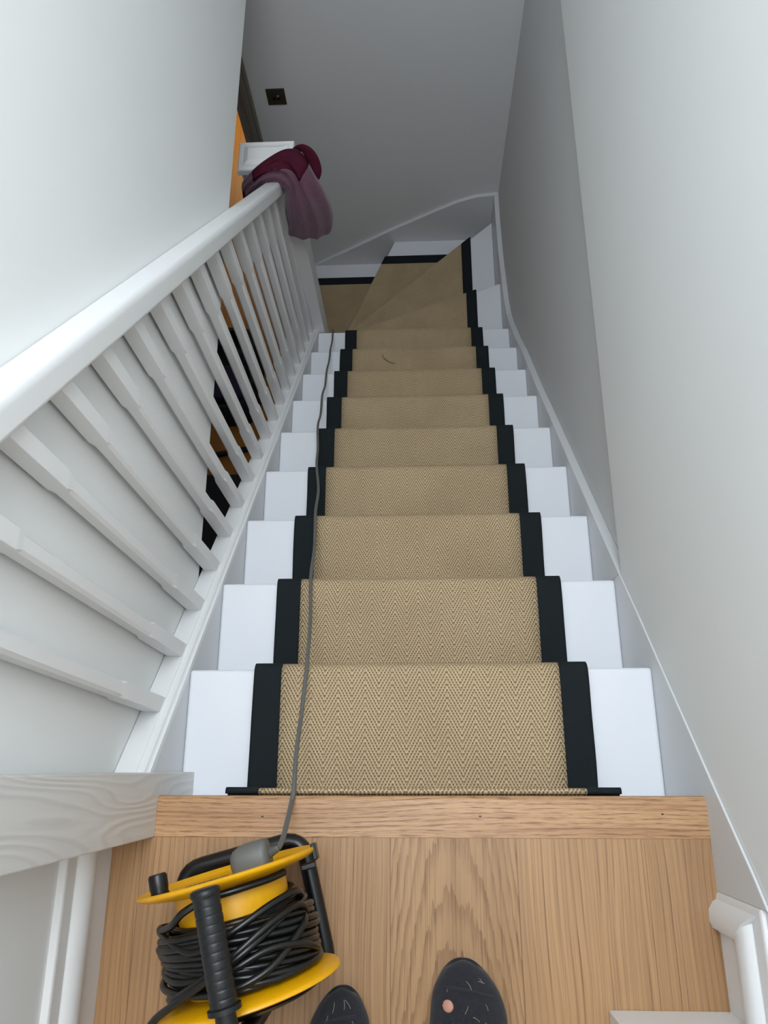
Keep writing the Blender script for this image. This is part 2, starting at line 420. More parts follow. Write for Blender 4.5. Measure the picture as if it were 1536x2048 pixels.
# wall string, right: follows the pitch, sweeps over the winders up to the corner
rt = [(-0.141, 0.1755), (-0.10, 0.142), (0.0, 0.049), (0.35, -0.268), (0.45, -0.362), (0.70, -0.592), (0.909, -0.782), (1.162, -1.008), (1.38, -1.208), (1.707, -1.491), (1.851, -1.633),
      (1.95, -1.716), (2.027, -1.785), (2.12, -1.852), (2.235, -1.906), (2.385, -1.951), (2.50, -1.985), (2.618, -2.012), (2.835, -2.040), (YB + 0.0195, -2.048)]
low = [(YB + 0.02, -2.7), (2.0, -2.4), (1.9, -2.0), (0.0, -0.32), (-0.141, -0.2)]
bm = bmesh.new()
low_a = [p for p in rt if p[0] <= 0.45]; low_b = [p for p in rt if p[0] >= 0.45]
prism(bm, low_a + [(0.45, -0.76), (0.0, -0.42), (-0.141, -0.29)], 'x', XR, WRx - 0.0004)
prism(bm, low_b + [(YB + 0.0195, -2.7), (2.0, -2.3), (0.45, -0.76)], 'x', XR, 0.4745)
link_bm('wall_string', bm, 'string', stair, bevel=0.0015)
# end string on the back wall
bt = [(0.4745, -2.040), (0.444, -2.042), (0.355, -2.053), (0.259, -2.087), (0.15, -2.146), (0.046, -2.206), (-0.129, -2.307), (-0.408, -2.483), (-0.586, -2.590), (-0.66, -2.64), (-0.66, -2.8), (0.4745, -2.8)]
bm = bmesh.new(); prism(bm, [(a, c) for a, c in bt], 'y', YB - 0.002, 3.0195)
link_bm('end_string', bm, 'string', stair, bevel=0.0015)
# outer string, left, under the balustrade
off = 0.006 / 0.744
y0, y1 = 0.031, 2.012
bm = bmesh.new(); prism(bm, [(y0, -SL * y0 + off - .006), (y1, -SL * y1 + off - .006), (y1, -SL * y1 - 0.33), (y0, -SL * y0 - 0.33)], 'x', -0.5105, XL)
link_bm('outer_string', bm, 'string', stair)

# ------------------------------------------------------------------ balustrade
ban = thing('balustrade', 'white painted balustrade with stop-chamfered balusters along the left of the stairs', 'balustrade', (0, 0, 0))
# base rail: sits on the string; bead and groove along its inner side
def sloped(name, prof, ya, yb, mat, parent, ex=0.0, **k):
    """prof: (x, perpendicular height above the nosing line)"""
    bm = bmesh.new()
    A = [bm.verts.new((x, ya, (ex - SL) * ya + p / 0.744)) for x, p in prof]; B = [bm.verts.new((x, yb, (ex - SL) * yb + p / 0.744)) for x, p in prof]
    bm.faces.new(A[::-1]); bm.faces.new(B)
    for i in range(len(prof)): j = (i + 1) % len(prof); bm.faces.new((A[i], A[j], B[j], B[i]))
    return link_bm(name, bm, mat, parent, **k)
base = [(-0.5108, -0.004), (-0.5108, 0.0165), (-0.4748, 0.0165), (-0.4742, 0.0148), (-0.4730, 0.0148), (-0.4724, 0.0162), (-0.4665, 0.0160), (-0.4625, 0.0130), (-0.4600, 0.0085), (-0.4575, 0.0065), (-0.4555, 0.0060), (-0.4550, 0.002), (-0.4552, -0.006)]
sloped('base_rail', base, 0.031, 2.012, 'satin', ban)
hr = [(-0.5115, 0.660), (-0.5115, 0.7010), (-0.5100, 0.7036), (-0.5070, 0.7046), (-0.4900, 0.7050), (-0.4705, 0.7044), (-0.4670, 0.7032), (-0.4642, 0.7006), (-0.4622, 0.6968), (-0.4610, 0.6925), (-0.4605, 0.6880), (-0.4605, 0.6640), (-0.4615, 0.6600), (-0.4640, 0.6575), (-0.4700, 0.6565), (-0.5020, 0.6565)]
sloped('handrail', hr, 0.031, 2.010, 'satin', ban, ex=0.0169, smooth=True)
def baluster_mesh():
    L = 0.8700; bm = bmesh.new(); x0, x1, d = -0.5045, -0.475, 0.028
    def ring(z, c, ins, slope=True):
        # c corner cut, ins overall inset
        pts = []
        xa, xb, ya, yb = x0 + ins, x1 - ins, ins, d - ins
        c = max(c, 0.0006)
        for px, py in ((xa + c, ya), (xb - c, ya), (xb, ya + c), (xb, yb - c), (xb - c, yb), (xa + c, yb), (xa, yb - c), (xa, ya + c)):
            pts.append(bm.verts.new((px, py, z - (SL * py if slope else 0))))
        return pts
    R = [ring(0, .0008, 0), ring(0.172, .0008, 0, False), ring(0.178, .0026, .0003, False), ring(0.187, .0048, .0007, False), ring(0.60, .0050, .0008, False),
         ring(0.649, .0048, .0007, False), ring(0.658, .0026, .0003, False), ring(0.664, .0008, 0, False), ring(L - 0.018, .0008, 0)]
    for v in bm.verts: v.co.y += 0.042 * max(0, v.co.z) / 0.86; v.co.z += 0.017 * v.co.y * (v.co.z > .7)
    bm.faces.new(R[0][::-1]); bm.faces.new(R[-1])
    for a, b2 in zip(R, R[1:]):
        for k in range(8): bm.faces.new((a[k], a[(k + 1) % 8], b2[(k + 1) % 8], b2[k]))
    me = bpy.data.meshes.new('baluster'); bmesh.ops.recalc_face_normals(bm, faces=bm.faces[:]); bm.to_mesh(me); bm.free(); me.materials.append(M['satin']); return me
bal = baluster_mesh()
for k in range(17):
    o = bpy.data.objects.new('baluster', bal); C.objects.link(o); o.parent = ban
    y = 0.135 + 0.1148 * k
    o.location = (0, y, -SL * y + 0.0160 / 0.744)
    o.scale.z = 1 + 0.0169 * (y - 0.2) / 0.87
# top newel (half newel against the wall)
mkbox('newel_post', 'pine', ban, WLx, -0.4312, -0.067, 0.031, -0.212, 1.08, bevel=0.002)
# bottom newel, wide, with a moulded cap
NX0, NX1, NY0, NY1 = -0.597, -0.425, 2.012, 2.115
nw = mkbox('newel_post', 'satin', ban, NX0, NX1, NY0, NY1, -2.8, -0.785, bevel=0.003)
bm = bmesh.new()
def rectring(bm, i, z): return [bm.verts.new(p) for p in ((NX0 - .008 + i, NY0 - .010 + i, z), (NX1 + .014 - i, NY0 - .010 + i, z), (NX1 + .014 - i, NY1 + .010 - i, z), (NX0 - .008 + i, NY1 + .010 - i, z))]
R = [rectring(bm, i, z) for i, z in ((.003, -.786), (0, -.783), (0, -.763), (.002, -.7585), (.005, -.757), (.0155, -.757), (.0165, -.7605), (.0185, -.7605), (.0205, -.757), (.034, -.7495), (.036, -.749))]
bm.faces.new(R[0][::-1]); bm.faces.new(R[-1])
for a, b2 in zip(R, R[1:]):
    for k in range(4): bm.faces.new((a[k], a[(k + 1) % 4], b2[(k + 1) % 4], b2[k]))
link_bm('newel_cap', bm, 'satin', nw)

# ------------------------------------------------------------------ stair runner
run = thing('stair_runner', 'sand coloured herringbone stair carpet with black bound edges', 'carpet', (0, 0, 0))
TH = 0.010
def run_path():
    P = [(-0.002, -0.0235), (0.003, -0.0225), (0.0062, -0.025), (0.0068, -0.031), (0.003, -0.040), (-0.006, -0.046), (-0.009, -0.06)]
    for n in range(1, 10):
        z = -RISE * n; yn = n * G; yr = (n - 1) * G - 0.010
        P += [(yr, z + 0.03), (yr + 0.003, z + TH + .004), (yr + 0.009, z + TH)]
        P += [(yr + 0.06, z + TH + .0008), (yn - 0.09, z + TH + .0006), (yn - 0.035, z + TH + .0008)]
        cy, cz, rr = yn - 0.008, z - 0.012, 0.0215
        for a in range(0, 8):
            t = PI / 2 - a * (PI * 0.82) / 7
            P.append((cy + rr * math.cos(t) * 0.93, cz + rr * math.sin(t)))
        P += [(yn - 0.010, z - 0.046), (yn - 0.010, z - 0.09)]
    P.append((9 * G - 0.010, -RISE * 10 + TH))
    return P
path = run_path()
arc = [0.0]
for a, b2 in zip(path, path[1:]): arc.append(arc[-1] + math.hypot(b2[0] - a[0], b2[1] - a[1]))
def ribbon(name, xs, mat, parent, lift=0.0, wobble=0.0, rough_edge=False):
    bm = bmesh.new(); uv = bm.loops.layers.uv.new('UVMap'); rows = []
    # refine
    pp, aa = [], []
    for i in range(len(path) - 1):
        d = arc[i + 1] - arc[i]; k = max(1, int(d / 0.02))
        for j in range(k):
            t = j / k; pp.append((path[i][0] * (1 - t) + path[i + 1][0] * t, path[i][1] * (1 - t) + path[i + 1][1] * t)); aa.append(arc[i] + d * t)
    pp.append(path[-1]); aa.append(arc[-1])
    N = len(pp)
    for i, (y, z) in enumerate(pp):
        y2, z2 = pp[min(i + 1, N - 1)]; y1_, z1_ = pp[max(i - 1, 0)]
        ty, tz = y2 - y1_, z2 - z1_; L = math.hypot(ty, tz) or 1; ny, nz_ = -tz / L, ty / L
        if nz_ < 0 and abs(nz_) > abs(ny): ny, nz_ = ny, nz_
        row = []
        for x in xs:
            wob = wobble * noise.noise(Vector((x * 9, aa[i] * 5, 3.1)))
            edge = 0.0
            if abs(x) > 0.3 : edge = 0.0012 * noise.noise(Vector((aa[i] * 9, x, 0)))
            row.append((bm.verts.new((x + edge, y + ny * -(lift + wob) * -1 * (1), z + nz_ * (lift + wob))), x, aa[i]))
        rows.append(row)
    for a, b2 in zip(rows, rows[1:]):
        for k in range(len(xs) - 1):
            q = (a[k], a[k + 1], b2[k + 1], b2[k]); f = bm.faces.new([t[0] for t in q]); f.smooth = True
            for l, t in zip(f.loops, q): l[uv].uv = (t[1], t[2])
    me = bpy.data.meshes.new(name); bm.to_mesh(me); bm.free(); me.materials.append(M[mat])
    o = bpy.data.objects.new(name, me); C.objects.link(o); o.parent = parent
    so = o.modifiers.new('solid', 'SOLIDIFY'); so.thickness = 0.0075; so.offset = -1.0
    return o
CXO = 0.0
ribbon('herringbone_field', [-0.273 + 0.546 * i / 14 for i in range(15)], 'sisal', run, 0.0, 0.0008)
for s, nm in ((-1, 'left'), (1, 'right')):
    xs = [s * v for v in (0.2705, 0.274, 0.290, 0.306, 0.320, 0.3255)]
    bo = ribbon('binding', sorted(xs), 'binding', run, 0.0013, 0.0004)
    bo['label'] = 'black woven edge binding'
# winder pieces
def clip(poly, px, py, nx, ny):
    """keep the side where (p-P).n <= 0"""
    out = []
    for i in range(len(poly)):
        a, b2 = poly[i], poly[(i + 1) % len(poly)]
        da = (a[0] - px) * nx + (a[1] - py) * ny; db = (b2[0] - px) * nx + (b2[1] - py) * ny
        if da <= 0: out.append(a)
        if da * db < 0:
            t = da / (da - db); out.append((a[0] + (b2[0] - a[0]) * t, a[1] + (b2[1] - a[1]) * t))
    return out
def wpiece(name, poly, z, mat, ang, drop=0.2, lift=0.0, bev=0.008):
    bm = bmesh.new(); uv = bm.loops.layers.uv.new('UVMap')
    prism(bm, poly, 'z', z - drop, z + TH + lift)
    bmesh.ops.recalc_face_normals(bm, faces=bm.faces[:])
    ca, sa = math.cos(ang), math.sin(ang)
    for f in bm.faces:
        nrm = f.normal
        for l in f.loops:
            c = l.vert.co
            if abs(nrm.z) > .7: l[uv].uv = (c.x * ca + c.y * sa, -c.x * sa + c.y * ca)
            else:
                tx, ty = -nrm.y, nrm.x; l[uv].uv = (c.x * tx + c.y * ty, -c.z)
    me = bpy.data.meshes.new(name); bm.to_mesh(me); bm.free(); me.materials.append(M[mat])
    o = bpy.data.objects.new(name, me); C.objects.link(o); o.parent = run
    bv = o.modifiers.new('bevel', 'BEVEL'); bv.width = bev; bv.segments = 3; bv.limit_method = 'ANGLE'; bv.angle_limit = 0.6
    return o
def fwd(a, b2, d=0.011):
    dx, dy = b2[0] - a[0], b2[1] - a[1]; L = math.hypot(dx, dy); return (-dy / L * d, dx / L * d)
def shift(p, v): return (p[0] + v[0], p[1] + v[1])
big10 = [(-0.325, 2.02), (0.5, 2.02), (0.5, 3.1), (-0.325, 3.1)]
def halfline(poly, a, b2, d, keep_before=True):
    f = fwd(a, b2, d); n = fwd(a, b2, 1.0)
    sgn = 1 if keep_before else -1
    return clip(poly, a[0] + f[0], a[1] + f[1], n[0] * sgn, n[1] * sgn)
BX, BI, BY, BYI = 0.3255, 0.272, 2.893, 2.838
# tread 10
P = [(-0.41, 1.996), (BX, 1.996), (BX, 3.0), (-0.41, 3.0)]
p10 = halfline(P, N10a, N10b, 0.010)
wpiece('herringbone_field', clip(p10, BI + .002, 0, 1, 0), -2.0, 'sisal', 0.0, 0.195)
wpiece('binding', clip(p10, BI, 0, -1, 0), -2.0, 'binding', 0, 0.195, 0.0015)
# tread 11
P = [(-0.41, 2.02), (BX, 2.02), (BX, 3.0), (-0.41, 3.0)]
p11 = halfline(halfline(P, N11a, N11b, 0.010), N10a, N10b, -0.03, False)
wpiece('herringbone_field', clip(p11, BI + .002, 0, 1, 0), -2.2, 'sisal', math.radians(-22), 0.195)
wpiece('binding', clip(p11, BI, 0, -1, 0), -2.2, 'binding', 0, 0.195, 0.0015)
# tread 12
P = [(-0.60, 2.119), (0.44, 2.119), (0.44, BY), (-0.60, BY)]
p12 = halfline(halfline(P, N12a, N12b, 0.010), N11a, N11b, -0.03, False)
wpiece('herringbone_field', clip(p12, 0, BYI + .002, 0, 1), -2.4, 'sisal', math.radians(-62), 0.195)
wpiece('binding', clip(p12, 0, BYI, 0, -1), -2.4, 'binding', 0, 0.195, 0.0015)
# tread 13
P = [(-0.67, 2.119), (0.3, 2.119), (0.3, BY + .006), (-0.67, BY + .006)]
p13 = halfline(P, N12a, N12b, -0.03, False)
p13 = [(max(a, -0.672), b2) for a, b2 in p13]
wpiece('herringbone_field', clip(p13, 0, BYI + .012, 0, 1), -2.6, 'sisal', math.radians(-90), 0.19)
wpiece('binding', clip(p13, 0, BYI + .010, 0, -1), -2.6, 'binding', 0, 0.19, 0.0015)

# stray thread lying on the runner
zt = -RISE * 8 + TH + 0.0025
tag(mktube('stray_thread', 'black', None, catmull([(-0.138, 1.752, zt + .001), (-0.132, 1.735, zt), (-0.118, 1.722, zt), (-0.101, 1.712, zt), (-0.083, 1.707, zt + .001)], 6), 0.0012, 6),
    'short dark curl of thread lying on a lower stair of the sand coloured carpet', 'thread')

# ------------------------------------------------------------------ light switch on the end wall
sw = thing('light_switch', 'square dark bronze light switch on the grey end wall', 'switch', (-0.628, 3.02, -1.375))
o = mkbox('plate', 'bronze', sw, -0.0435, 0.0435, -0.006, -0.0005, -0.0435, 0.0435, bevel=0.002)
for dx, c in ((-0.010, 'bronze'), (0.010, 'bronze')):
    tg = mkbox('toggle', 'black', sw, dx - .0075, dx + .0075, -0.0085, -0.006, -0.016, 0.016, bevel=0.001)
    mkbox('toggle_tip', 'screw' if dx > 0 else 'bronze', tg, dx - .0065, dx + .0065, -0.0125, -0.0085, 0.004, 0.014, bevel=0.001)
for s in sw.children_recursive: pass

# ------------------------------------------------------------------ cable reel
RC = Vector((-0.2538, -0.1717, 0.1453)); RA = 0.2594; RR = 0.1253; RL = 0.1411
reel = thing('cable_reel', 'yellow cable reel wound with black flex on a black tube frame', 'cable reel', (RC.x, RC.y, 0))
sv = Vector((math.cos(RA), math.sin(RA), 0)); av = Vector((-math.sin(RA), math.cos(RA), 0)); zv = Vector((0, 0, 1))
def L3(s, a, z): return sv * s + av * a + zv * z          # local to the reel empty (axis-aligned with world)
# lathe matrix: local z -> av
MT = Matrix(((sv.x, zv.x, av.x, 0), (sv.y, zv.y, av.y, 0), (sv.z, zv.z, av.z, RC.z), (0, 0, 0, 1)))
def lmesh(name, prof, mat, parent=reel, n=64, bevel=0.0):
    bm = bmesh.new(); lathe(bm, prof, MT, n); return link_bm(name, bm, mat, parent, smooth=True)
h = RL / 2
fl = lmesh('flange', [(0.060, h - .010), (0.085, h - .010), (0.112, h - .005), (0.1225, h - .001), (RR, h + .002), (RR, h + .0045), (0.1225, h + .006), (0.113, h + .001), (0.108, h - .003), (0.088, h - .005), (0.06, h - .005)], 'yellow')
fl2 = lmesh('flange', [(0.060, -h + .010), (0.085, -h + .010), (0.112, -h + .005), (0.1225, -h + .001), (RR, -h - .002), (RR, -h - .0045), (0.1225, -h - .006), (0.113, -h - .001), (0.108, -h + .003), (0.088, -h + .005), (0.06, -h + .005)], 'yellow')
lmesh('flange_backing', [(0.02, -h - .006), (0.100, -h - .006), (0.104, -h - .012), (0.090, -h - .018), (0.02, -h - .018)], 'black')
lmesh('drum', [(0.078, -h + .008), (0.076, -h + .012), (0.076, h - .012), (0.078, h - .008)], 'yellow')
# label strip on the far face of the far flange
def facebox(name, s0, s1, z0, z1, a0, a1, mat, parent, bevel=0.0):
    bm = bmesh.new(); box(bm, s0, s1, z0, z1, a0, a1, MT); return link_bm(name, bm, mat, parent, bevel=bevel, seg=3)
lb = facebox('label_strip', -0.078, -0.016, -0.060, -0.026, h - .006, h - .0035, 'label', fl)
t = bpy.data.curves.new('lettering', 'FONT'); t.body = 'Defender'; t.size = 0.014; t.align_x = 'CENTER'; t.align_y = 'CENTER'; t.extrude = 0.0003
to = bpy.data.objects.new('lettering', t); C.objects.link(to); to.data.materials.append(M['labeltxt']); to.parent = lb
to.matrix_local = Matrix(((-sv.x, zv.x, av.x, 0), (-sv.y, zv.y, av.y, 0), (-sv.z, zv.z, av.z, 0), (0, 0, 0, 1))); to.location = L3(-0.047, h - .0032, RC.z - 0.043)
dg = bpy.context.evaluated_depsgraph_get(); tm = bpy.data.meshes.new_from_object(to.evaluated_get(dg)); tn = bpy.data.objects.new('printed_name', tm); C.objects.link(tn); tn.parent = lb; tn.matrix_local = to.matrix_local.copy(); tn.location = L3(-0.047, h - .0032, RC.z - 0.043)
bpy.data.objects.remove(to)
# socket face in the middle of the far flange
lmesh('hub_boss', [(0.01, h - .008), (0.030, h - .008), (0.030, h - .004), (0.027, h - .002), (0.01, h - .002)], 'yellow')
# winding knob
bm = bmesh.new()
KM = Matrix.Translation(L3(-0.0835, 0, RC.z + 0.045)) @ Matrix(((sv.x, zv.x, av.x, 0), (sv.y, zv.y, av.y, 0), (sv.z, zv.z, av.z, 0), (0, 0, 0, 1)))
lathe(bm, [(0.010, h - .002), (0.0125, h + .002), (0.0115, h + .006), (0.0125, h + .010), (0.0125, h + .025), (0.0105, h + .028), (0.004, h + .028)], KM, 20)
link_bm('winding_knob', bm, 'black', reel, smooth=True)
# tube frame: floor loop, riser at the near side, cantilevered grip
zt = 0.0125; rt_ = 0.0125
def rounded(pts, r, n=6):
    out = []
    for i, p in enumerate(pts):
        p = Vector(p)
        if i in (0, len(pts) - 1): out.append(p); continue
        a = (Vector(pts[i - 1]) - p); b2 = (Vector(pts[i + 1]) - p); ra = min(r, a.length * .48, b2.length * .48); a = p + a.normalized() * ra; b2 = p + b2.normalized() * ra
        for k in range(n + 1):
            t = k / n; out.append(a * (1 - t) ** 2 + p * 2 * t * (1 - t) + b2 * t * t)
    return out
gz = 0.300; gs = 0.008
fr = rounded([L3(gs, 0.070, gz), L3(gs, -0.104, gz), L3(gs, -0.104, zt + .001), L3(0.0895, -0.104, zt), L3(0.0895, 0.0865, zt), L3(-0.107, 0.0865, zt), L3(-0.107, -0.095, zt), L3(-0.03, -0.104, zt)], 0.034)
frame = mktube('tube_frame', 'black', reel, fr, rt_, 14)
# axle stub tying drum to the riser
bm = bmesh.new(); lathe(bm, [(0.010, -h - .036), (0.014, -h - .036), (0.014, h - .004), (0.010, h - .004)], MT, 18); link_bm('axle', bm, 'black', reel, smooth=True)
# grip sleeve with ribs
bm = bmesh.new()
GM = Matrix.Translation(L3(gs, 0, gz)) @ Matrix(((sv.x, zv.x, av.x, 0), (sv.y, zv.y, av.y, 0), (sv.z, zv.z, av.z, 0), (0, 0, 0, 1)))
prof = [(0.004, 0.073), (0.014, 0.073), (0.0175, 0.071), (0.0185, 0.066), (0.0165, 0.063)]
a = 0.060
while a > -0.052:
    prof += [(0.0163, a), (0.0163, a - 0.006), (0.0157, a - 0.0072), (0.0157, a - 0.0082), (0.0163, a - 0.0092)]; a -= 0.0098
prof += [(0.0165, -0.053), (0.0198, -0.0545), (0.0198, -0.060), (0.014, -0.061), (0.004, -0.061)]
lathe(bm, prof, GM, 28); link_bm('grip', bm, 'rubber', reel, smooth=True)
# a flange lip clip beside the rim, on the far right
bm = bmesh.new()
box(bm, 0.1205, 0.1275, -0.010, 0.012, h - .012, h + .010, MT); box(bm, 0.100, 0.122, -0.003, 0.004, h - .022, h - .013, MT)
link_bm('rim_clip', bm, 'black', reel, bevel=0.002)
# wound flex: many uneven turns in two heaps
rnd = random.Random(11)
pts = []
turns = 30; seg = 26
for i in range(turns * seg):
    k = i / seg; th = 2 * PI * k + 0.5
    layer = int(k // 10); u = (k % 10) / 10; u = u if layer % 2 == 0 else 1 - u
    a = -0.054 + u * 0.086 - (0.010 * layer * u)
    a += 0.009 * math.sin(th + k * 0.23) + 0.004 * noise.noise(Vector((k * 1.7, layer, 0)))
    rr = 0.0820 + 0.0080 * layer + 0.006 * noise.noise(Vector((k * 2.3, 5.5, 0))) + 0.004 * math.sin(th * 2 + k * .3)
    rr += 0.003 * (1 - u)
    a -= 0.009 * math.cos(th)
    a = max(-0.0555, min(0.044, a)); rr = max(0.0820, min(0.1055, rr))
    pts.append(L3(rr * math.cos(th), a, RC.z + rr * math.sin(th)))
mktube('wound_flex', 'flexb', reel, pts, 0.0047, 8)
# loose crossing turns
def loop(name, pr):
    q = []
    for th, rr, a in pr:
        t = math.radians(th); q.append(L3(rr * math.cos(t), a, RC.z + rr * math.sin(t)))
    mktube(name, 'flexb', reel, catmull(q, 10), 0.0047, 8)
loop('loose_flex', [(200, .085, .02), (170, .100, .030), (140, .100, .020), (110, .103, .000), (80, .106, .012), (50, .106, .028), (20, .102, .030), (-20, .092, .01)])
loop('loose_flex', [(-10, .090, -.03), (20, .105, .012), (50, .109, .010), (80, .110, -.012), (110, .109, -.034), (140, .106, -.048), (175, .098, -.052), (200, .09, -.05)])
loop('loose_flex', [(-20, .092, -.05), (10, .106, -.045), (35, .111, -.028), (60, .109, -.020), (90, .107, -.030), (130, .104, -.030), (170, .102, -.02), (200, .09, -.02)])
loop('loose_flex', [(15, .100, -.002), (30, .109, -.012), (60, .110, -.040), (90, .108, -.05), (120, .107, -.044), (150, .107, -.036), (180, .103, -.03), (200, .09, -.03)])
loop('loose_flex', [(40, .102, .010), (70, .110, -.010), (95, .112, -.028), (115, .113, -.042), (132, .117, -.053), (146, .124, -.063), (156, .134, -.076), (164, .146, -.092), (176, .16, -.11), (195, .168, -.12), (215, .172, -.125), (236, .169, -.115)])
loop('loose_flex', [(25, .092, .057), (45, .0935, .056), (70, .0940, .056), (95, .097, .055), (112, .106, .048), (126, .104, .036), (150, .1, .03)])

# ------------------------------------------------------------------ grey extension lead with its plug
lead = thing('extension_lead', 'grey extension lead running down the stairs from its moulded plug', 'cable', (-0.206, -0.001, 0))
LO = Vector((-0.206, -0.001, 0))
W3 = [(-0.2020, -0.0680, 0.163), (-0.2000, -0.064, 0.152), (-0.201, -0.054, 0.120), (-0.203, -0.040, 0.085), (-0.206, -0.026, 0.045), (-0.208, -0.013, 0.015), (-0.2075, 0.000, 0.005), (-0.2085, 0.020, -0.008), (-0.213, 0.067, -0.048), (-0.217, 0.137, -0.118)]
n1 = [(-0.2195, 0.234, -0.182), (-0.2330, 0.345, -0.300), (-0.2465, 0.457, -0.382), (-0.257, 0.56, -0.498), (-0.2690, 0.680, -0.582), (-0.2795, 0.79, -0.70), (-0.2985, 0.903, -0.782), (-0.313, 1.01, -0.90), (-0.3270, 1.126, -0.982), (-0.335, 1.23, -1.10), (-0.3430, 1.349, -1.186), (-0.349, 1.45, -1.30), (-0.3560, 1.568, -1.391), (-0.361, 1.68, -1.50), (-0.3680, 1.790, -1.590), (-0.375, 1.90, -1.70), (-0.3850, 2.013, -1.793), (-0.388, 2.030, -1.83), (-0.390, 2.022, -1.93), (-0.392, 2.03, -1.985), (-0.385, 2.06, -1.988)]
cab = catmull([Vector(p) - LO for p in W3 + n1], 8)
mktube('flex', 'greyflex', lead, cab, 0.0040, 10)
# plug body: rounded wedge standing on the socket face
bm = bmesh.new()
def plug_ring(a, ws, wz, cs, cz, n=20, p=4.5):
    out = []
    for k in range(n):
        t = 2 * PI * k / n; c, s = math.cos(t), math.sin(t)
        q = L3(cs + ws * math.copysign(abs(c) ** (2 / p), c), a, RC.z + cz + wz * math.copysign(abs(s) ** (2 / p), s)) + Vector((RC.x, RC.y, 0)) - LO
        out.append(bm.verts.new(q))
    return out
pc, pz = 0.040, 0.022
rg = [plug_ring(h - .004, .026, .022, pc, pz), plug_ring(h + .010, .0275, .023, pc, pz), plug_ring(h + .020, .027, .0225, pc, pz), plug_ring(h + .028, .0245, .019, pc + .002, pz), plug_ring(h + .033, .019, .014, pc + .006, pz), plug_ring(h + .0345, .012, .009, pc + .008, pz)]
bm.faces.new(rg[0][::-1]); bm.faces.new(rg[-1])
for a, b2 in zip(rg, rg[1:]):
    for k in range(20): bm.faces.new((a[k], a[(k + 1) % 20], b2[(k + 1) % 20], b2[k]))
plug = link_bm('plug', bm, 'greyflex', lead, smooth=True)
# strain relief
bm = bmesh.new(); base_p = L3(pc + .022, h + .014, RC.z + pz + .006) + Vector((RC.x, RC.y, 0)) - LO; end_p = Vector(W3[0]) - LO
sr = []; rr_ = []
for i in range(19):
    t = i / 18; sr.append(base_p.lerp(end_p, t)); rr_.append((0.0085 - 0.0035 * t) * (1.0 if i % 3 else 0.82))
tube(bm, sr, rr_, 12); link_bm('strain_relief', bm, 'greyflex', plug, smooth=True)

# ------------------------------------------------------------------ garment over the newel
gar = thing('draped_garment', 'plum marl garment with burgundy trim draped over the lower newel post', 'garment', (-0.45, 2.03, -0.85))
GO = Vector((-0.45, 2.03, -0.85))
g_in = [(-.590, 1.992, -.955), (-.582, 1.992, -.925), (-.556, 1.992, -.885), (-.516, 1.992, -.833), (-.482, 1.992, -.830), (-.452, 1.988, -.840), (-.456, 1.975, -.880), (-.462, 1.960, -.925), (-.464, 1.960, -.996), (-.472, 1.965, -1.050), (-.470, 1.975, -1.064)]
g_out = [(-.606, 1.995, -.885), (-.602, 1.990, -.818), (-.574, 1.995, -.778), (-.508, 2.020, -.738), (-.435, 2.062, -.733), (-.378, 2.048, -.738), (-.337, 2.018, -.808), (-.310, 2.008, -.882), (-.297, 2.000, -.983), (-.312, 2.000, -1.075), (-.330, 2.000, -1.088)]
gi = catmull(g_in, 8); go = catmull(g_out, 8)
def gpoint(i, s, lift=0.0, n=None):
    a, b2 = gi[i], go[i]; t = i / (len(gi) - 1)
    amp = 0.030 + 0.022 * max(0, math.sin(PI * min(1, max(0, (t - .1) / .9))))
    if t > .9: amp *= (1 - t) / .1 * .75 + .25
    b_ = math.sin(PI * min(1, max(0, s))) ** 0.55
    p = a.lerp(b2, s)
    # folds run along the drape: ridges across s, drifting with t
    w_ = s * 11.5 + t * 6.5 + 2.2 * noise.noise(Vector((s * 1.6, t * 2.6, 1.0)))
    f = 0.0150 * (1 - abs(math.sin(w_)) ** 0.8 * 1.25) * b_ * (0.55 + 0.45 * math.sin(PI * min(1, t * 1.2)))
    f += 0.007 * noise.noise(Vector((s * 4, t * 8, 4.0))) + 0.004 * noise.noise(Vector((s * 11, t * 14, 9.0))) * b_
    d = Vector((0.12 * (t - .3), -0.80, 0.60 * (1 - t) + .12)).normalized()
    return p + d * (amp * b_ + f + lift)
def gsheet(name, i0, i1, s0, s1, lift, mat, parent, back=True, ns=26):
    bm = bmesh.new(); rows = []
    for i in range(i0, i1):
        row = []
        for k in range(ns + 1):
            s = s0 + (s1 - s0) * k / ns; row.append(bm.verts.new(gpoint(i, s, lift) - GO))
        rows.append(row)
    for a, b2 in zip(rows, rows[1:]):
        for k in range(ns): f = bm.faces.new((a[k], a[k + 1], b2[k + 1], b2[k])); f.smooth = True
    if back:
        br = []
        for i in range(i0, i1):
            t = i / (len(gi) - 1); row = []
            for k in range(1, ns):
                s = s0 + (s1 - s0) * k / ns; p = gi[i].lerp(go[i], s)
                bb = math.sin(PI * s) * (0.030 if t > .62 else 0.003)
                if p.x < NX1 + .02: bb = 0.002
                q = p + Vector((0, bb, 0)); row.append(bm.verts.new(q - GO))
            br.append(row)
        for j in range(len(br) - 1):
            A = [rows[j][0]] + br[j] + [rows[j][-1]]; B = [rows[j + 1][0]] + br[j + 1] + [rows[j + 1][-1]]
            for k in range(len(A) - 1): f = bm.faces.new((A[k + 1], A[k], B[k], B[k + 1])); f.smooth = True
        for j in (0, len(br) - 1):
            A = [rows[j][0]] + br[j] + [rows[j][-1]]; loopv = rows[j] + A[-2:0:-1]
            bm.faces.new(loopv)
    o = link_bm(name, bm, mat, parent)
    return o
N_ = len(gi)
gsheet('garment_body', 0, N_, 0.0, 1.0, 0.0, 'plum', gar)
tr = gsheet('trim_band', 19, 45, 0.60, 1.0, 0.0025, 'burgundy', gar, back=False, ns=12)
tr['label'] = 'smooth burgundy band'
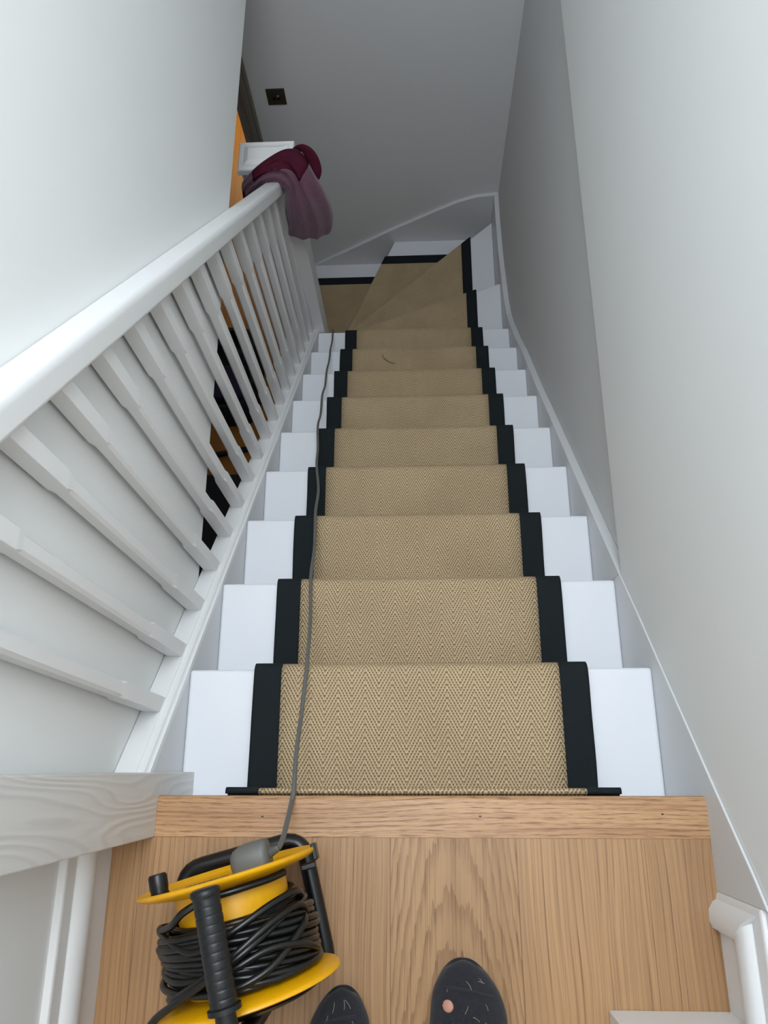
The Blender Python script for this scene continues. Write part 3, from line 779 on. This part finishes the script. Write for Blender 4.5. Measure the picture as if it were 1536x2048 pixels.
so = tr.modifiers.new('solid', 'SOLIDIFY'); so.thickness = 0.0025
tl = gsheet('trim_band', 0, 11, 0.02, 0.75, 0.0025, 'burgundy', gar, back=False, ns=12)
tl['label'] = 'dark burgundy turned edge'
so = tl.modifiers.new('solid', 'SOLIDIFY'); so.thickness = 0.0025
# rolled burgundy collar lobe at the right
lobe = catmull([(-.405, 2.068, -.745), (-.372, 2.058, -.728), (-.346, 2.042, -.748), (-.333, 2.024, -.792), (-.340, 2.012, -.828)], 6)
bm = bmesh.new(); tube(bm, [p - GO for p in lobe], [0.004 + 0.017 * math.sin(PI * (0.12 + 0.76 * i / (len(lobe) - 1))) for i in range(len(lobe))], 16)
for v in bm.verts:
    sp_ = min(lobe, key=lambda p: (p - GO - v.co).length); v.co.y = sp_.y - GO.y + (v.co.y - sp_.y + GO.y) * 0.35
o = link_bm('collar', bm, 'burgundy', gar, smooth=True); o['label'] = 'rolled burgundy collar'

# ------------------------------------------------------------------ the person looking down: feet in socks at the bottom edge
per = thing('person', 'person in charcoal socks standing on the oak landing, only the toes in view', 'person', (0, -0.45, 0))
PO = Vector((0, -0.45, 0))
from mathutils.bvhtree import BVHTree
def surf(o):
    bpy.context.view_layer.update()
    return BVHTree.FromObject(o, bpy.context.evaluated_depsgraph_get())
def top(tree, x, y):
    h_ = tree.ray_cast(Vector((x, y, 1.0 if False else 0.10)), Vector((0, 0, -1)))
    return h_[0].z if h_[0] else 0.01
def foot(tip, ang, side, wf=1.0):
    """tip: toe tip on the floor; ang: heading (0 = +y). side -1 left foot, 1 right foot. One continuous sock to the calf."""
    # stations from toe to heel: (dist back, centre offset, half width, height)
    st = [(0.000, 0.004, 0.012, 0.016), (0.001, 0.004, 0.022, 0.026), (0.007, 0.003, 0.030, 0.033), (0.020, 0.001, 0.038, 0.038), (0.042, 0.000, 0.045, 0.040), (0.068, 0.000, 0.0505, 0.045),
          (0.095, 0.001, 0.052, 0.052), (0.125, 0.002, 0.048, 0.062), (0.155, 0.002, 0.042, 0.074), (0.180, 0.000, 0.037, 0.090)]
    st = [(a_, b_, c_ * wf, d_) for a_, b_, c_, d_ in st]
    ca, sa = math.cos(ang), math.sin(ang)
    def Wp(back, lat, z): return Vector((tip[0] + lat * ca + back * sa, tip[1] + lat * sa - back * ca, z)) - PO
    bm = bmesh.new(); n = 22; rings = []
    for back, co, hw, hh in st:
        r = []
        for k in range(n):
            t = 2 * PI * k / n; c, s = math.cos(t), math.sin(t)
            z = hh * 0.42 + hh * 0.58 * s if s > 0 else hh * 0.42 * (1 - abs(s) ** 0.6)
            lat = hw * math.copysign(abs(c) ** (0.85 if s > 0 else 0.6), c)
            bump_ = 0.0
            if s > 0.1 and back < .05:      # hint of separate toes under the knit
                bump_ = -0.0022 * (0.5 + 0.5 * math.cos(lat / 0.0165 * 2 * PI + .6)) * s
            r.append(bm.verts.new(Wp(back + (0.010 * abs(c) ** 2 if back < .03 else 0), -side * 0.004 * (back < .05) + co * -side + lat, max(0.001, z + bump_))))
        rings.append(r)
    # ankle and calf rise behind the instep
    for back, hw, hd, z0, z1 in [(0.205, .034, .055, 0.002, 0.115)]:
        pass
    col = [(0.215, 0.034, 0.052, 0.110, 0.55), (0.220, 0.033, 0.045, 0.150, 0.30), (0.222, 0.038, 0.044, 0.200, 0.15), (0.224, 0.048, 0.052, 0.290, 0.0), (0.225, 0.055, 0.058, 0.380, 0.0)]
    heel = [(0.200, 0.036, 0.060, 0.095)]
    # heel sections continue the foot as tilted rings
    for back, hw, hd, zc, tilt in [(0.215, .034, .050, .056, 1.1), (0.222, .034, .052, .085, .7)] + [(b3, w3, d3, z3, t3) for b3, w3, d3, z3, t3 in col]:
        r = []
        for k in range(n):
            t = 2 * PI * k / n; c, s = math.cos(t), math.sin(t)
            # s>0 is front(top) of the section
            y_ = back - s * hd; z = zc + s * hd * tilt
            r.append(bm.verts.new(Wp(y_, hw * c, max(0.001, z))))
        rings.append(r)
    for a, b2 in zip(rings, rings[1:]):
        for k in range(n): f = bm.faces.new((a[k], a[(k + 1) % n], b2[(k + 1) % n], b2[k])); f.smooth = True
    bm.faces.new(rings[0][::-1]); bm.faces.new(rings[-1])
    sock = link_bm('sock', bm, 'sock', per)
    ss_ = sock.modifiers.new('sub', 'SUBSURF'); ss_.levels = 1; ss_.render_levels = 2
    tree = surf(sock)
    pts = []
    for k in range(19):
        c = -0.86 + 1.72 * k / 18; p = Wp(0.036 + side * 0.006 * c + 0.004 * c * c, 0.037 * wf * c, 0.0); p.z = top(tree, p.x, p.y) + 0.0006; pts.append(p)
    bm = bmesh.new(); tube(bm, pts, 0.0019, 6); link_bm('toe_seam', bm, 'sock', sock, smooth=True)
    # trouser leg above the sock
    bm = bmesh.new(); tr_ = []
    for z, ry, rx in ((0.16, .075, .070), (0.24, .076, .072), (0.42, .082, .078), (0.62, .09, .085), (0.86, .11, .105)):
        tr_.append([bm.verts.new(Wp(0.225 - ry * math.sin(2 * PI * k / n), rx * math.cos(2 * PI * k / n), z)) for k in range(n)])
    for a, b2 in zip(tr_, tr_[1:]):
        for k in range(n): f = bm.faces.new((a[k], a[(k + 1) % n], b2[(k + 1) % n], b2[k])); f.smooth = True
    bm.faces.new(tr_[-1]); link_bm('trouser_leg', bm, 'trouser', per)
    return sock, Wp
s1, W1 = foot((-0.131, -0.270), math.radians(3), -1, 0.97)
s2, W2_ = foot((0.067, -0.232), math.radians(-2), 1, 1.12)
# worn hole showing skin on the right sock
bm = bmesh.new()
Wc = Vector((0.0335, -0.2870, 0.0)) - PO
vs = []
for j, (r, dz) in enumerate(((0.0001, .0016), (0.0045, .0013), (0.0074, .0003), (0.0082, -.0015))):
    vs.append([bm.verts.new((Wc.x + r * math.cos(2 * PI * k / 18) * (1 + .06 * math.sin(3 * k)), Wc.y + 1.0 * r * math.sin(2 * PI * k / 18), 0)) for k in range(18)])
tree2 = surf(s2)
for (r, dz), ring_ in zip(((0.0001, .0016), (0.005, .0013), (0.0085, .0006), (0.0095, -.0008)), vs):
    for v in ring_: v.co.z = top(tree2, v.co.x, v.co.y) + dz
for a, b2 in zip(vs, vs[1:]):
    for k in range(18): f = bm.faces.new((a[k], a[(k + 1) % 18], b2[(k + 1) % 18], b2[k])); f.smooth = True
o = link_bm('skin_patch', bm, 'skin', s2); o['label'] = 'round hole in the knit showing bare skin'
# pale lint fibres on the socks
rnd = random.Random(3)
for s_, (cx, cy) in ((s1, (-0.125, -0.31)), (s2, (0.060, -0.285))):
    bm = bmesh.new(); tree_ = surf(s_)
    for k in range(9):
        x = cx + rnd.uniform(-.032, .032); y = cy + rnd.uniform(-.028, .03); a = rnd.uniform(0, PI); L = rnd.uniform(.006, .014)
        dx = (x - cx) / 0.05; z = 0.016 + 0.026 * math.sqrt(max(0, 1 - dx * dx)) + 0.004
        pts = []
        for t in (-.5, -.2, .1, .3, .5):
            p = Vector((x + math.cos(a + .3 * t) * L * t, y + math.sin(a + .3 * t) * L * t, 0)) - PO; p.z = top(tree_, p.x, p.y) + 0.0006; pts.append(p)
        tube(bm, pts, 0.00022, 4)
    o = link_bm('lint', bm, 'cream', s_); o['kind'] = 'stuff'

# ------------------------------------------------------------------ things in the hall, glimpsed between the balusters
cs = thing('equipment_case', 'black equipment case on the hall floor behind the balusters', 'case', (-1.22, 1.32, -2.8))
mkbox('shell', 'casedark', cs, -0.26, 0.26, -0.28, 0.26, 0, 0.22, bevel=0.02)
mkbox('lid', 'casedark', cs, -0.265, 0.265, -0.285, 0.265, 0.222, 0.27, bevel=0.015)
mktube('handle', 'rubber', cs, rounded([(-.09, -.29, .20), (-.09, -.33, .20), (.09, -.33, .20), (.09, -.29, .20)], .02), 0.01, 8)
bg = thing('tool_bag', 'black and purple tool bag open on the hall floor below the stairs', 'bag', (-1.10, 2.30, -2.8))
bm = bmesh.new(); rings = []
for z, rx, ry in ((0, .17, .30), (0.04, .18, .31), (0.14, .17, .30), (0.20, .15, .27), (0.20, .13, .25), (0.08, .13, .24)):
    rings.append([bm.verts.new((rx * math.copysign(abs(math.cos(2 * PI * k / 32)) ** .6, math.cos(2 * PI * k / 32)), ry * math.copysign(abs(math.sin(2 * PI * k / 32)) ** .6, math.sin(2 * PI * k / 32)), z + .006 * math.sin(k * 2.1))) for k in range(32)])
for a, b2 in zip(rings, rings[1:]):
    for k in range(32): bm.faces.new((a[k], a[(k + 1) % 32], b2[(k + 1) % 32], b2[k]))
bm.faces.new(rings[0][::-1]); bm.faces.new(rings[-1]); link_bm('bag_body', bm, 'casedark', bg, smooth=True)
mkbox('pocket', 'purple', bg, -0.11, 0.10, -0.20, 0.02, 0.085, 0.19, bevel=0.02)
mktube('strap', 'purple', bg, catmull([(-.15, .1, .19), (-.05, .12, .26), (.08, .06, .25), (.15, -.02, .19)], 6), 0.012, 8)
# roll of tape
tp = thing('tape_roll', 'pale roll of tape lying beside the tool bag in the hall', 'tape', (-1.262, 2.66, -2.8))
bm = bmesh.new()
n = 28; rr = [(0.045, 0.0), (0.045, .05), (0.022, .05), (0.022, 0.0)]
rg = [[bm.verts.new((r * math.cos(2 * PI * k / n), r * math.sin(2 * PI * k / n), z)) for k in range(n)] for r, z in rr]
for i in range(4):
    a, b2 = rg[i], rg[(i + 1) % 4]
    for k in range(n): bm.faces.new((a[k], a[(k + 1) % n], b2[(k + 1) % n], b2[k]))
link_bm('tape', bm, 'cream', tp)
mktube('core', 'label', tp, [(0.0225 * math.cos(2 * PI * k / 20), 0.0225 * math.sin(2 * PI * k / 20), 0.049) for k in range(20)], 0.0015, 6, closed=True)
tag(mktube('hose', 'black', None, catmull([(-1.75, 1.80, -2.782), (-1.45, 1.84, -2.782), (-1.2, 1.81, -2.782), (-0.98, 1.84, -2.782), (-0.78, 1.79, -2.782)], 8), 0.017, 10),
    'black hose lying across the hall timber floor between case and bag', 'hose')

# keep parents' transforms simple: children were built in world space for things whose empty sits at the origin
